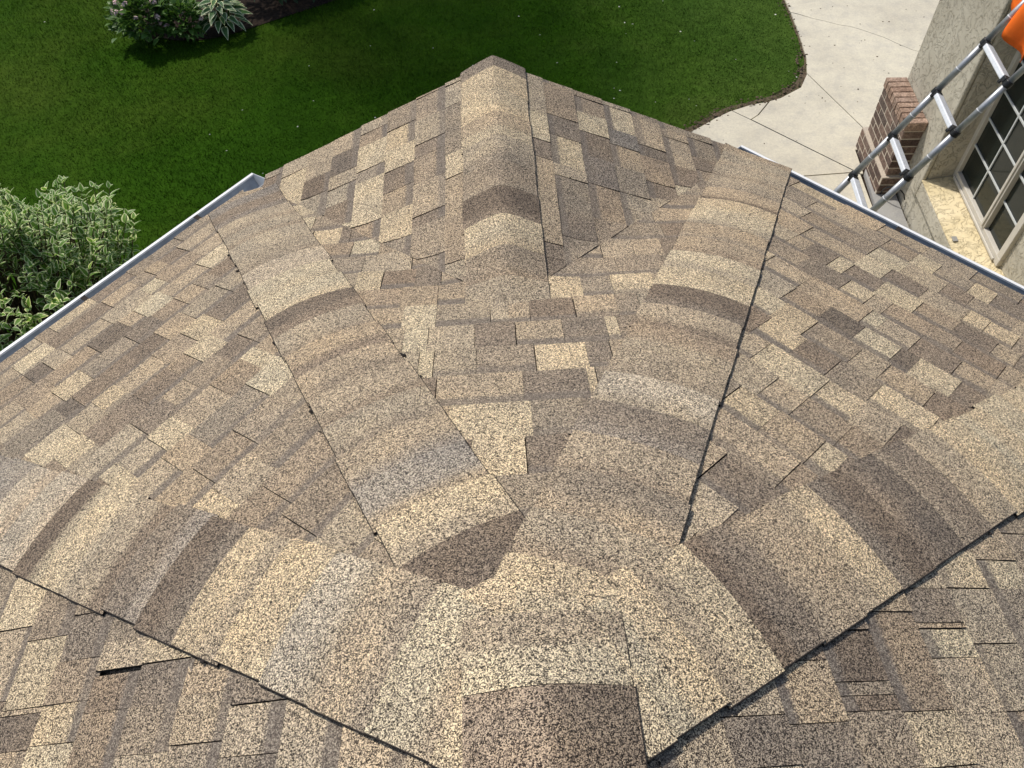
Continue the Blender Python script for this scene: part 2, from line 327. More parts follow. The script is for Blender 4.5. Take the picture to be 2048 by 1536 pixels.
# where the photograph shows a tab's ends: face > course > (from, to along the course, tone)
TABS = {'GL':{-1:[(-2.705,-2.56,'n'),(-2.56,-2.245,'m'),(-2.245,-2.102,'l'),(-2.102,-1.874,'n'),(-1.874,-1.645,'m')],0:[(-2.719,-2.562,'m'),(-2.562,-2.4,'n'),(-2.4,-2.318,'d'),(-2.318,-2.154,'m'),(-2.154,-1.966,'n'),(-1.966,-1.91,'d'),(-1.91,-1.721,'m')],1:[(-2.757,-2.588,'m'),(-2.588,-2.454,'l'),(-2.454,-2.315,'l'),(-2.315,-2.186,'d'),(-2.186,-2.058,'n'),(-2.058,-1.888,'l'),(-1.888,-1.814,'m')],2:[(-2.769,-2.659,'n'),(-2.659,-2.572,'m'),(-2.572,-2.405,'l'),(-2.405,-2.33,'m'),(-2.33,-2.057,'l'),(-2.057,-1.948,'m')],3:[(-2.734,-2.605,'n'),(-2.605,-2.463,'D'),(-2.463,-2.375,'n'),(-2.375,-2.267,'n'),(-2.267,-2.109,'d')],4:[(-2.748,-2.522,'n'),(-2.522,-2.395,'D'),(-2.395,-2.222,'n')],5:[(-2.739,-2.635,'n'),(-2.635,-2.346,'l')],6:[(-2.737,-2.689,'m'),(-2.689,-2.564,'d')]},'GR':{-1:[(1.631,1.708,'d'),(1.708,1.992,'n'),(1.992,2.182,'n'),(2.182,2.291,'d'),(2.291,2.469,'l'),(2.469,2.744,'n')],0:[(1.767,1.897,'d'),(1.897,2.105,'m'),(2.105,2.175,'n'),(2.175,2.358,'l'),(2.358,2.491,'d'),(2.491,2.712,'m')],1:[(1.921,2.12,'m'),(2.12,2.293,'g'),(2.293,2.453,'d'),(2.453,2.584,'l'),(2.584,2.693,'m')],2:[(2.031,2.127,'n'),(2.127,2.289,'m'),(2.289,2.431,'n'),(2.431,2.539,'g'),(2.539,2.705,'l')],3:[(2.152,2.256,'d'),(2.256,2.424,'m'),(2.424,2.498,'d'),(2.498,2.694,'n')],4:[(2.289,2.431,'d'),(2.431,2.624,'n'),(2.624,2.685,'n')],5:[(2.454,2.55,'d'),(2.55,2.686,'m')]},'F':{0:[(-0.143,0.007,'d'),(0.007,0.137,'l')],1:[(-0.144,-0.013,'m'),(-0.013,0.195,'l')],2:[(-0.197,-0.172,'l'),(-0.172,0.002,'d'),(0.002,0.234,'n')],3:[(-0.255,-0.186,'d'),(-0.186,-0.038,'l'),(-0.038,0.128,'m'),(0.128,0.248,'n'),(0.248,0.292,'l')],4:[(-0.297,-0.261,'l'),(-0.261,-0.13,'d'),(-0.13,0.011,'n'),(0.011,0.133,'d'),(0.133,0.274,'n'),(0.274,0.346,'l')],5:[(-0.384,-0.312,'m'),(-0.312,-0.18,'n'),(-0.18,-0.038,'d'),(-0.038,0.085,'n'),(0.085,0.255,'n'),(0.255,0.361,'l'),(0.361,0.489,'n')],6:[(-0.459,-0.317,'l'),(-0.317,-0.218,'m'),(-0.218,-0.076,'l'),(-0.076,-0.025,'n'),(-0.025,0.11,'d'),(0.11,0.257,'n'),(0.257,0.378,'n')],7:[(-0.519,-0.356,'m'),(0.342,0.456,'d'),(0.456,0.548,'l')],8:[(-0.539,-0.435,'n'),(-0.435,-0.319,'n'),(0.361,0.541,'n')],9:[(0.356,0.496,'n'),(0.496,0.604,'l')],10:[(0.627,0.668,'d'),(0.668,0.784,'l')]},'L':{9:[(-0.439,-0.379,'l'),(-0.113,-0.018,'l'),(0.088,0.148,'l')],10:[(-0.463,-0.363,'d'),(-0.149,-0.029,'d')],11:[(-0.423,-0.32,'l'),(-0.245,-0.112,'d')],12:[(-0.497,-0.386,'l'),(-0.11,-0.021,'l'),(0.082,0.23,'l')],13:[(-0.349,-0.226,'D'),(0.0,0.065,'D')],14:[(-0.681,-0.611,'m'),(-0.411,-0.289,'d'),(0.021,0.122,'n')],15:[(-0.527,-0.403,'l'),(-0.335,-0.193,'D')],16:[(-0.588,-0.507,'l'),(-0.052,0.027,'D')],17:[(-0.776,-0.679,'d'),(-0.604,-0.528,'m'),(-0.124,0.026,'l')],18:[(-0.119,-0.068,'n')]},'R':{6:[(-0.067,-0.002,'l'),(0.135,0.257,'l')],7:[(0.212,0.334,'n')],8:[(0.001,0.113,'l')],9:[(-0.174,0.002,'l'),(0.136,0.257,'d'),(0.257,0.386,'l')],10:[(-0.221,-0.12,'d'),(0.029,0.122,'n'),(0.283,0.401,'l')],11:[(-0.155,-0.02,'l'),(-0.02,0.043,'D'),(0.175,0.302,'D')],12:[(-0.119,0.026,'d'),(0.149,0.204,'l')],13:[(0.247,0.346,'l')],14:[(-0.165,-0.026,'d'),(0.112,0.261,'l'),(0.392,0.456,'l'),(0.564,0.636,'n')],15:[(-0.101,-0.022,'l'),(0.288,0.402,'l')],16:[(0.267,0.403,'l')],17:[(-0.052,0.038,'l'),(0.179,0.278,'l')]},'BR':{2:[(-0.115,-0.031,'d')],3:[(-0.048,0.067,'n')],4:[(-0.131,-0.029,'m'),(-0.029,-0.001,'d'),(0.025,0.127,'D')],5:[(-0.136,-0.033,'l')],6:[(0.069,0.132,'l'),(0.145,0.224,'d')],7:[(-0.042,0.099,'n'),(0.228,0.322,'l')],8:[(0.232,0.304,'l')]},'BL':{4:[(-0.094,0.002,'n')],5:[(-0.175,-0.083,'d')],6:[(-0.238,-0.174,'n'),(-0.164,-0.085,'d')],7:[(-0.322,-0.21,'d'),(-0.114,-0.029,'l')],8:[(-0.278,-0.116,'l'),(-0.102,-0.023,'D')],9:[(-0.462,-0.32,'l')]}}
TONE = {'l': (.435, .366, .264), 'n': (.345, .286, .214), 'm': (.283, .232, .177), 'd': (.220, .179, .141), 'D': (.168, .137, .110), 'g': (.225, .198, .172)}

roof = thing('house', (0, 0, GZ), 'house bay under tan and brown shingled hip roof with small front gable', 'house')

def uv_frame(f):
    dx, dy = DN[f]; k = 1/math.sqrt(1+PIT[f]**2)
    off = (GX, 0) if f in ('GL', 'GR') else (0, 0)
    def P(u, v): return (off[0]-dy*u+dx*v*k, off[1]+dx*u+dy*v*k)
    def V(x, y): return ((x-off[0])*dx+(y-off[1])*dy)/k
    return P, V
def near_crease(f, pts):
    for x, y in pts:
        if f in ('F', 'GL', 'GR') and y > .9 and abs((y-Y0)-VR*abs(x-GX)) < .32: return True
    return False

slopes = {}
def deck(f):
    poly = [(-4, -4), (4, -4), (4, 4), (-4, 4)]
    for h in BOUND[f]: poly = clip(poly, h)
    t = [(x, y, plane(f, x, y)-.016) for x, y in poly]; n = len(t)
    vs = t+[(x, y, z-.02) for x, y, z in t]
    fs = [tuple(range(n)), tuple(reversed(range(n, 2*n)))]+[(i, (i+1) % n, n+(i+1) % n, n+i) for i in range(n)]
    o = mesh_obj('roof_slope', vs, fs, [M_GRAN], roof)
    me = o.data; ca = me.color_attributes.new('tone', 'FLOAT_COLOR', 'POINT')
    ca.data.foreach_set('color', [*TONE['m'], 0]*len(vs)); me.attributes.new('bv', 'FLOAT', 'POINT').data.foreach_set('value', [1.0]*len(vs))
    slopes[f] = o
for f in ('F', 'L', 'R', 'BL', 'BR', 'GL', 'GR'): deck(f)

def piece_mesh(name, cells, top, skirt, tone, alpha, bvf, mats=None, dark=None):
    """cells: plan polygons of one piece; top(x,y)->z; a skirt of black cut edge all round"""
    bm = bmesh.new()
    for c in cells:
        try: bm.faces.new([bm.verts.new((x, y, top(x, y))) for x, y in c])
        except ValueError: pass
    bmesh.ops.remove_doubles(bm, verts=bm.verts[:], dist=.0006)
    bm.normal_update()
    for fc in bm.faces:
        if fc.normal.z < 0: fc.normal_flip()
    for fc in bm.faces:
        fc.smooth = True; fc.material_index = 1 if dark and dark(*fc.calc_center_median().xy) else 0
    be = [e for e in bm.edges if len(e.link_faces) == 1]
    low = {}
    for e in be:
        for v in e.verts:
            if v not in low: low[v] = None
    info = [(e.verts[0], e.verts[1], e.link_faces[0]) for e in be]
    tv = list(bm.verts)
    for v in low: low[v] = bm.verts.new((v.co.x, v.co.y, v.co.z-skirt))
    for a, b, fc in info:
        vs_ = [l.vert for l in fc.loops]; i = vs_.index(a)
        fwd = vs_[(i+1) % len(vs_)] == b
        q = (b, a, low[a], low[b]) if fwd else (a, b, low[b], low[a])
        try: nf = bm.faces.new(q); nf.material_index = 1; nf.smooth = False
        except ValueError: pass
    me = bpy.data.meshes.new(name)
    bm.verts.index_update()
    bm.to_mesh(me)
    cols = []; bvs = []
    for v in bm.verts:
        c = tone(v.co.x, v.co.y); cols += [*c, alpha]; bvs.append(bvf(v.co.x, v.co.y))
    me.color_attributes.new('tone', 'FLOAT_COLOR', 'POINT').data.foreach_set('color', cols)
    me.attributes.new('bv', 'FLOAT', 'POINT').data.foreach_set('value', bvs)
    bm.free()
    # keep the sharp break between top and cut edge
    for m_ in (mats or (M_GRAN, M_EDGE)): me.materials.append(m_)
    try: me.set_sharp_from_angle(angle=R(40))
    except Exception: pass
    return me

NSINGLE = 310   # the tabs that show largest stay single objects
pieces = []     # (visible size, mesh, face)
def jit(c, a, rn):
    k = 1+rn.uniform(-a, a); w_ = rn.uniform(-.035, .035)
    return (c[0]*k*(1+w_), c[1]*k, c[2]*k*(1-w_))
def lay_face(f):
    rn = random.Random('face'+f)
    P, V = uv_frame(f); v0, e = COURSE[f]
    if f in ('GL', 'GR'): kmin, kmax, ulo, uhi = -2, 8, -3.0, 3.0
    elif f == 'F': kmin, kmax, ulo, uhi = -5, 15, -1.6, 1.6
    else: kmin, kmax, ulo, uhi = -2, 20, -2.6, 2.6
    for k in range(kmin, kmax):
        va, vb = v0+k*e, v0+(k+1)*e        # upslope and downslope limits of the exposure
        if vb < .02: continue
        known = TABS.get(f, {}).get(k, [])
        segs = []; u = ulo+rn.uniform(0, .1)
        stops = [(a, b, t) for a, b, t in known]
        def fill(a, b):
            while b-a > .012:
                wd = rn.choice((.10, .13, .16, .18, .21, .24))*rn.uniform(.9, 1.1)
                if b-a-wd < .06: wd = b-a
                segs.append((a, a+wd, rn.choice('nnnmmmmmnddl'))); a += wd
        for a, b, t in stops:
            fill(u, a); segs.append((a, b, t)); u = b
        fill(u, uhi)
        up = rn.random() < .5
        for a, b, t in segs:
            up = (not up) if rn.random() < .85 else up
            gap = .0015+(rn.uniform(.0008, .0018) if rn.random() < .06 else 0)
            ju = rn.uniform(-.003, .003)
            rows = [(a+ju*.5, b-gap)]
            if f == 'F' and P(0, va)[1] < Y0+.1 and P(0, vb)[1] > Y0-.1:       # split where the gable ridge lands
                um = -GX
                if a < um < b: rows = [(a, um), (um, b-gap)]
            for a2, b2 in rows:
                sub = [(P(a2, va-.012), P(b2, va-.012), P(b2, vb+rn.uniform(-.002, .002)), P(a2, vb+rn.uniform(-.002, .002)))]
                poly = list(sub[0])
                cx = sum(p[0] for p in poly)/4; cy = sum(p[1] for p in poly)/4
                bounds = list(BOUND[f])
                if f == 'F' and max(p[1] for p in poly) > Y0: bounds.append(VALLEY_OUT[-1 if cx < GX else 1])
                for h in bounds: poly = clip(poly, h)
                if len(poly) < 3 or area(poly) < .0004: continue
                pr = [project((x, y, hf(x, y))) for x, y in poly]
                if max(q[0] for q in pr) < -330 or min(q[0] for q in pr) > 2378 or max(q[1] for q in pr) < -300 or min(q[1] for q in pr) > 1836: continue
                inside = [(min(max(q[0], 0), 2048), min(max(q[1], 0), 1536)) for q in pr]
                vis = area(inside)
                cells = [poly]
                if near_crease(f, poly):
                    cells = []; nu, nv = max(2, int((b2-a2)/.04)), 4
                    for i in range(nu):
                        for j in range(nv):
                            c = [P(a2+(b2-a2)*s_/nu, va-.012+(vb-va+.012)*t_/nv) for s_, t_ in ((i, j), (i+1, j), (i+1, j+1), (i, j+1))]
                            for h in bounds: c = clip(c, h)
                            if len(c) >= 3 and area(c) > 1e-6: cells.append(c)
                rise = .0074 if up else .0034
                rise += rn.uniform(-.0006, .0006)
                lift = rn.uniform(0, .002) if rn.random() < .1 else 0
                def top(x, y, rise=rise, lift=lift):
                    r_ = min(max((V(x, y)-va)/e, 0), 1.05)
                    return hf(x, y)+.0012+rise*(.25+.75*r_)*(1 if r_ > 0 else .6)+lift*r_
                base = jit(TONE[t], .07, rn)
                al = 0.0
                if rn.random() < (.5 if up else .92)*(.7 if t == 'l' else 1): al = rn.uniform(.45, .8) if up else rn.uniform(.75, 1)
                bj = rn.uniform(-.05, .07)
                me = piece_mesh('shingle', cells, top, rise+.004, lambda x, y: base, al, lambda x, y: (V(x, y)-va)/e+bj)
                if me.polygons: pieces.append((vis, me, f))
for f in ('F', 'L', 'R', 'BL', 'BR', 'GL', 'GR'): lay_face(f)
pieces.sort(key=lambda q: -q[0])
for vis, me, f in pieces[:NSINGLE]: link('shingle', me, slopes[f])
def join_meshes(name, meshes):
    co, fa, mi, tone_, bv_, sm_ = [], [], [], [], [], []
    for me in meshes:
        b_ = len(co); n_ = len(me.vertices)
        co += [tuple(v.co) for v in me.vertices]
        for p_ in me.polygons: fa.append(tuple(i_+b_ for i_ in p_.vertices)); mi.append(p_.material_index)
        a_ = [0.0]*(4*n_); me.attributes['tone'].data.foreach_get('color', a_); tone_ += a_
        a_ = [0.0]*n_; me.attributes['bv'].data.foreach_get('value', a_); bv_ += a_
    o_ = mesh_obj(name, co, fa, [M_GRAN, M_EDGE], roof, False, mi)
    o_.data.color_attributes.new('tone', 'FLOAT_COLOR', 'POINT').data.foreach_set('color', tone_)
    o_.data.attributes.new('bv', 'FLOAT', 'POINT').data.foreach_set('value', bv_)
    for me in meshes: bpy.data.meshes.remove(me)
    return o_
tag(join_meshes('small_shingles', [q[1] for q in pieces[NSINGLE:]]), kind='stuff')

# ---- hip and ridge caps: one bent piece after another, the upslope one on top
def cap_row(origin, d, wl, wr, d0, d1, step, tones, lift, seed, over=.012, tuck=0, rim='lr', halves=None):
    """d = direction down the hip; wl/wr(d) half widths left/right of it; tones: list from d0 outward of (butt tone, upslope tone)"""
    rn = random.Random(seed); dp = Vector((d.x, d.y)); L = dp.length; dp = dp/L
    side = Vector((-dp.y, dp.x)); n = int(math.ceil((d1-d0)/step))
    for i in range(n):
        a, b = d0+i*step-over, min(d0+(i+1)*step, d1)+rn.uniform(-.004, .004)
        t1, t2 = tones[min(i, len(tones)-1)]
        c1, c2 = jit(t1, .05, rn), jit(t2, .05, rn)
        sh = rn.uniform(-.005, .005); jl, jr = rn.uniform(-.003, .003)+sh, rn.uniform(-.003, .003)-sh; bow = rn.uniform(.004, .012)*(0 if seed[0] == 'E' else 1)
        def Q(s, t):   # s along 0..1, t across -1..1 (left positive)
            dd = a+(b-a)*s; ww = (wl(dd)+jl) if t > 0 else (wr(dd)+jr)
            dd += bow*(1-t*t)*(s > .9)
            q = Vector((origin[0], origin[1]))+dp*(dd*L)+side*(t*ww)
            return (q.x, q.y)
        ts = [-1, -.987, -.8, -.6, -.42, -.28, -.14, 0, .14, .28, .42, .6, .8, .987, 1]; ss = [0, .2, .4, .55, .7, .85, 1]
        cells = [[Q(ss[j], ts[k]), Q(ss[j], ts[k+1]), Q(ss[j+1], ts[k+1]), Q(ss[j+1], ts[k])] for j in range(len(ss)-1) for k in range(len(ts)-1)]
        def along(x, y): return (((x-origin[0])*dp.x+(y-origin[1])*dp.y)/L-a)/(b-a)
        wob = rn.uniform(-.08, .08)
        hi = lift+(rn.uniform(0, .002) if seed[0] in 'ABF' else 0)
        def top(x, y):
            k_ = along(x, y); dd_ = a+(b-a)*k_; of_ = abs((x-origin[0])*side.x+(y-origin[1])*side.y)/max(.05, wl(dd_))
            z = hf(x, y)+.0104+hi*(1 if seed[0] == 'E' else .15+.85*math.exp(-(max(dd_, 0)/.45)**2))+.0040*min(max(k_, 0), 1)+.004*max(0, 1-of_*of_)
            if tuck:
                q_ = min(max((a+(b-a)*along(x, y)-d0)/tuck, 0), 1); z -= .019*(1-q_)**2
            return z
        def rimmed(x, y):
            k_ = along(x, y); dd = a+(b-a)*k_; off_ = (x-origin[0])*side.x+(y-origin[1])*side.y
            return ('l' if off_ > 0 else 'r') in rim and abs(off_) > .987*((wl(dd)+jl) if off_ > 0 else (wr(dd)+jr))
        sp_ = .42+wob
        def tone(x, y):
            k = min(max((along(x, y)-sp_)/.22+.5, 0), 1); k = k*k*(3-2*k)
            c_ = tuple(c2[q]*(1-k)+c1[q]*k for q in range(3))
            if halves and i >= n-2:           # a patch paler left of the crest and darker right of it
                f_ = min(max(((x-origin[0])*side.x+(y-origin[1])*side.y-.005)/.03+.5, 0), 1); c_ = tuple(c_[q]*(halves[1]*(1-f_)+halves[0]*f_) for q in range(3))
            return c_
        me = piece_mesh('cap_shingle', cells, top, .0095, tone, 0.0, lambda x, y: 1.0, dark=rimmed if rim else None)
        link('cap_shingle', me, roof)
T = dict(TONE); T['p'] = (.40, .340, .266); T['G'] = (.275, .245, .212)
def tn(s): return [(T[p[0]], T[p[-1]]) for p in s.split()]
cap_row((0, 0), HIP['A'], lambda d: .122+.0225*d, lambda d: .156-.004*d, .0, 3.0, .145,
        tn('l l D ln Gn nG nm nm nm nd nm Dd l l p nm n nm nm dg g'), .000, 'A')
cap_row((0, 0), HIP['B'], lambda d: .190-.017*d, lambda d: .118+.0215*d, .0, 3.12, .145,
        tn('l l nm mn nm dG pn nm mn nd Dd l ln nm nm ln l nD nm nm n'), .003, 'B', rim='r')
cap_row((GX, Y0-.03), Vector((0, 1, 0)), lambda d: .138, lambda d: .138, .0, GY-Y0+.038, .148,
        tn('n m l Dd m nm nl l l d'), .001, 'F', tuck=.22, rim='r')
cap_row((0, 0), HIP['C'], lambda d: .150, lambda d: .150, .02, 2.5, .145,
        tn('l ln nm pn l ln Dd dG nd ln Dl p p G G'), .006, 'C', rim='l')
cap_row((0, 0), HIP['D'], lambda d: .150, lambda d: .150, .02, 2.5, .145,
        tn('l l ln dD nm ln Dd Dd dm n l l'), .008, 'D', rim='r')
# dabs of black sealant along the seams of the hip caps
rs = random.Random(77)
for hn, sgn, wf in (('A', 1, lambda d: .122+.0225*d), ('A', -1, lambda d: .156-.004*d), ('B', -1, lambda d: .118+.0215*d), ('C', 1, lambda d: .15), ('D', -1, lambda d: .15)):
    hd = HIP[hn]; L_ = Vector((hd.x, hd.y)).length; dx_, dy_ = hd.x/L_, hd.y/L_
    for q in range(7 if hn == 'A' else 4):
        dd = rs.uniform(.6, 2.5); ww = wf(dd)*sgn+rs.uniform(-.002, .004)*sgn
        x_, y_ = dx_*dd*L_-dy_*ww, dy_*dd*L_+dx_*ww; z_ = hf(x_, y_)+.009
        bm = bmesh.new(); bmesh.ops.create_icosphere(bm, subdivisions=2, radius=rs.uniform(.003, .0065))
        for v in bm.verts: v.co = Vector((v.co.x*rs.uniform(.8, 1.3)+x_, v.co.y*rs.uniform(.8, 1.3)+y_, v.co.z*.6+z_))
        me = bpy.data.meshes.new('sealant_dab'); bm.to_mesh(me); bm.free(); me.materials.append(M_EDGE); link('sealant_dab', me, roof)
nE = 1/math.sqrt(1+SB*SB)
cap_row((0, .175), Vector((0, -1, 0)), lambda d: .146, lambda d: .146, .0, .145, .145, tn('ln'), .011, 'E0', over=0, rim='l')
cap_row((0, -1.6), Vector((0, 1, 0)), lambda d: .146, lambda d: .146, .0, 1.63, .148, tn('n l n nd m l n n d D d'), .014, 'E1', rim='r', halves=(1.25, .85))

# ---- gutters, fascia, soffit and the walls that carry the roof
def gutter(f, s0, s1, lip_out, lip_z):
    d = Vector((*DN[f], 0)); t = Vector((-d.y, d.x, 0)); base = d*EAVE[f]
    w_ = lip_out-EAVE[f]+.02; z0 = lip_z
    prof = [(-.02, z0+.02), (-.02, z0-.095), (w_*.5, z0-.105), (w_*.62, z0-.075), (w_-.03, z0-.04), (w_-.02, z0), (w_-.034, z0+.0005), (w_-.034, z0-.008)]
    prof_in = [(-.018, z0+.02), (-.018, z0-.093), (w_*.5-.002, z0-.103), (w_*.62-.003, z0-.074), (w_-.034, z0-.042), (w_-.0245, z0-.006), (w_-.031, z0-.0055), (w_-.032, z0-.008)]
    loop = prof+list(reversed(prof_in)); n = len(loop); k = len(prof)
    mb = MB(); vs_ = []
    for s in (s0, s1): vs_ += [base+d*a+t*s+Vector((0, 0, z)) for a, z in loop]
    fs_ = []; mi = []
    for i in range(n):
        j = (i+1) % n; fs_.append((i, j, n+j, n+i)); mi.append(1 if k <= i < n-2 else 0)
    b0 = len(mb.v); mb.v += [tuple(v) for v in vs_]; mb.f += fs_; mb.m += mi
    o = mb.build('gutter', [M_GUT, M_GUTIN], roof)
    bm = bmesh.new(); bm.from_mesh(o.data); bmesh.ops.recalc_face_normals(bm, faces=bm.faces[:]); bm.to_mesh(o.data); bm.free()
    for s in (s0, s1):           # end caps
        e = MB(); q = [base+d*a+t*s+Vector((0, 0, z)) for a, z in prof[:6]]; q2 = [p_+t*(.002 if s == s1 else -.002) for p_ in q]
        e.add(q+q2, [tuple(range(6)), tuple(reversed(range(6, 12)))]+[(i, (i+1) % 6, 6+(i+1) % 6, 6+i) for i in range(6)])
        e.build('end_cap', [M_GUT], o)
    for s in np.arange(s0+.35, s1, .62):     # hidden hangers show as small dark notches under the shingle edge
        h = MB(); h.box(base+d*(-.012)+t*float(s)+Vector((0, 0, z0-.004)), d*(w_-.024), t*.022, Vector((0, 0, .003)))
        h.build('gutter_hanger', [M_EDGE], o)
    fb = MB(); fb.box(base+d*(-.045)+t*s0+Vector((0, 0, z0-.14)), d*.022, t*(s1-s0), Vector((0, 0, .155))); fb.build('fascia_board', [M_FASC], roof)
gutter('L', -1.37, 2.4, 2.775, -1.142)
gutter('R', -2.4, 1.285, 2.785, -1.152)
def wall_poly(k):
    poly = [(-4, -4), (4, -4), (4, 4), (-4, 4)]
    for f in ('L', 'R', 'BL', 'BR', 'F'): poly = clip(poly, (-DN[f][0], -DN[f][1], EAVE[f]-k))
    return clip(poly, (0, 1, 2.0))
wp = wall_poly(.38); n = len(wp)
body = MB(); body.add([(x, y, GZ) for x, y in wp]+[(x, y, -1.21) for x, y in wp], [(i, (i+1) % n, n+(i+1) % n, n+i) for i in range(n)]).build('wall', [M_STUC], roof)
sp2 = wall_poly(.03); m2 = len(sp2)
MB().add([(x, y, -1.225) for x, y in sp2]+[(x, y, -1.205) for x, y in sp2], [tuple(reversed(range(m2))), tuple(range(m2, 2*m2))]+[(i, (i+1) % m2, m2+(i+1) % m2, m2+i) for i in range(m2)]).build('soffit', [M_FASC], roof)
gm = MB()
gm.add([(GX-1.05, 2.5, -1.2), (GX+1.05, 2.5, -1.2), (GX+1.05, 2.5, GZR-1.05*SG-.06), (GX, 2.5, GZR-.06), (GX-1.05, 2.5, GZR-1.05*SG-.06)], [(0, 4, 3, 2, 1)])
gm.build('gable_wall', [M_STUC], roof)
for sg_ in (-1, 1):
    rb = MB(); a = Vector((GX, GY-.03, GZR-.045)); b = Vector((GX+sg_*1.07, GY-.03, GZR-1.07*SG-.045))
    rb.box(a, b-a, Vector((0, .018, 0)), Vector((0, 0, -.13))); rb.build('rake_board', [M_FASC], roof)

# ------------------------------------------------------------------ ground, lawn, concrete
g = MB(); g.add([(-150, -150, GZ), (150, -150, GZ), (150, 150, GZ), (-150, 150, GZ)], [(0, 1, 2, 3)])
tag(g.build('ground', [M_TURF]), kind='structure')
EDGE = [(3.50, 14.0), (3.49, 11.0), (3.48, 9.13), (3.44, 8.67), (3.43, 8.24), (3.41, 7.88), (3.37, 7.44), (3.3, 7.16), (3.17, 6.92), (2.92, 6.76), (2.59, 6.68), (2.38, 6.6), (2.19, 6.49), (2.02, 6.37), (1.88, 6.28), (1.67, 6.12), (1.45, 5.93), (1.15, 5.6), (.9, 5.1), (.8, 4.4)]
def shrink(poly, d):
    n = len(poly); ar = sum(p[0]*q[1]-q[0]*p[1] for p, q in zip(poly, poly[1:]+poly[:1])); sg = 1 if ar > 0 else -1; out = []
    for i in range(n):
        p0, p1, p2 = (Vector(poly[(i+k) % n]) for k in (-1, 0, 1))
        a = (p1-p0).normalized(); b = (p2-p1).normalized()
        na = Vector((-a.y, a.x))*sg; nb = Vector((-b.y, b.x))*sg; m = na+nb
        if m.length < .2: m = na
        m.normalize(); k = d/max(.35, m.dot(na)); out.append((p1.x+m.x*k, p1.y+m.y*k))
    return out
def slab(name, poly, top, parent, m, gap=.006, thick=.11):
    poly = shrink(poly, gap)
    bm = bmesh.new(); vs_ = [bm.verts.new((x, y, top)) for x, y in poly]; fc = bm.faces.new(vs_)
    if fc.normal.z < 0 or True: bm.normal_update()
    if fc.normal.z < 0: fc.normal_flip()
    r_ = bmesh.ops.extrude_face_region(bm, geom=[fc]); dn = [v for v in r_['geom'] if isinstance(v, bmesh.types.BMVert)]
    for v in dn: v.co.z -= 0
    for v in vs_: v.co.z -= thick
    bmesh.ops.recalc_face_normals(bm, faces=bm.faces[:])
    bmesh.ops.triangulate(bm, faces=[f_ for f_ in bm.faces if len(f_.verts) > 4])
    me = bpy.data.meshes.new(name); bm.to_mesh(me); bm.free(); me.materials.append(m)
    return link(name, me, parent)
WT = Vector((-.0666, -.99778, 0)); WN = Vector((-.99778, .0666, 0)); WA = Vector((3.646, 5.873, GZ))   # wing wall: along, outward, far corner
def WP(t, o, h): return WA+WT*t+WN*o+Vector((0, 0, h))
walk = tag(bpy.data.objects.new('walkway', None), kind='structure'); COL.objects.link(walk)
ZT = GZ+.025
CR1 = [(2.80, 6.72), (2.70, 6.59), (2.63, 6.50), (2.54, 6.43)]
CR2 = [(3.43, 8.36), (3.53, 8.30), (3.65, 8.20), (3.77, 8.13), (3.90, 8.04), (4.02, 7.99), (4.12, 7.91), (4.22, 7.82), (4.31, 7.74), (4.40, 7.62), (4.53, 7.47), (4.9, 7.25), (6.0, 6.9)]
drive_far = EDGE[0:5][:4]+[EDGE[4]]
slab('slab', [(3.50, 14.0), (3.49, 11.0), (3.48, 9.13), (3.44, 8.67)]+CR2+[(7.5, 6.6), (7.5, 14.0)], ZT, walk, M_CONC, .003)
slab('slab', [(3.43, 8.36), (3.41, 7.88), (3.37, 7.44), (3.30, 7.16), (3.61, 6.17), (3.70, 5.86), (5.0, 5.86), (6.0, 6.9)]+CR2[::-1][1:], ZT, walk, M_CONC, .003)
slab('slab', [(3.30, 7.16), (3.17, 6.92), (2.92, 6.76), CR1[0]]+CR1[1:]+[(3.37, 5.51), (3.40, 5.51), (3.43, 5.86), (3.70, 5.86), (3.61, 6.17)], ZT, walk, M_CONC, .007)
slab('slab', [CR1[0], (2.59, 6.68), (2.38, 6.60), CR1[3], CR1[2], CR1[1]], ZT-.004, walk, M_CONC, .007)
slab('slab', [(2.38, 6.60), (2.19, 6.49), (2.02, 6.37), (1.88, 6.28), (1.67, 6.12), (1.45, 5.93), (1.15, 5.60), (2.81, 5.53), (3.28, 5.54), (3.37, 5.51), (2.54, 6.43)], ZT, walk, M_CONC, .007)
slab('slab', [(1.15, 5.60), (.9, 5.1), (.8, 4.4), (.8, 2.4), (3.16, 2.4), (3.34, 5.02), (3.37, 5.51), (3.28, 5.54), (2.81, 5.53)], ZT, walk, M_CONC, .007)
MB().add([(.9, 2.5, GZ+.004), (3.4, 2.5, GZ+.004), (7.4, 5.9, GZ+.004), (7.4, 13.9, GZ+.004), (3.55, 13.9, GZ+.004), (3.4, 7.2, GZ+.004), (2.4, 6.55, GZ+.004), (1.4, 5.8, GZ+.004)], [tuple(range(8))]).build('joint_bed', [M_SOIL], walk)
# narrow grey concrete apron at the foot of the wing wall
slab('apron', [(3.39, 5.51), (3.34, 5.02), (3.16, 2.4), tuple(WP(3.4, .01, 0).xy), tuple(WP(.35, .01, 0).xy), tuple(WP(.30, .2, 0).xy)], GZ+.05, walk, M_CONC2, .01)

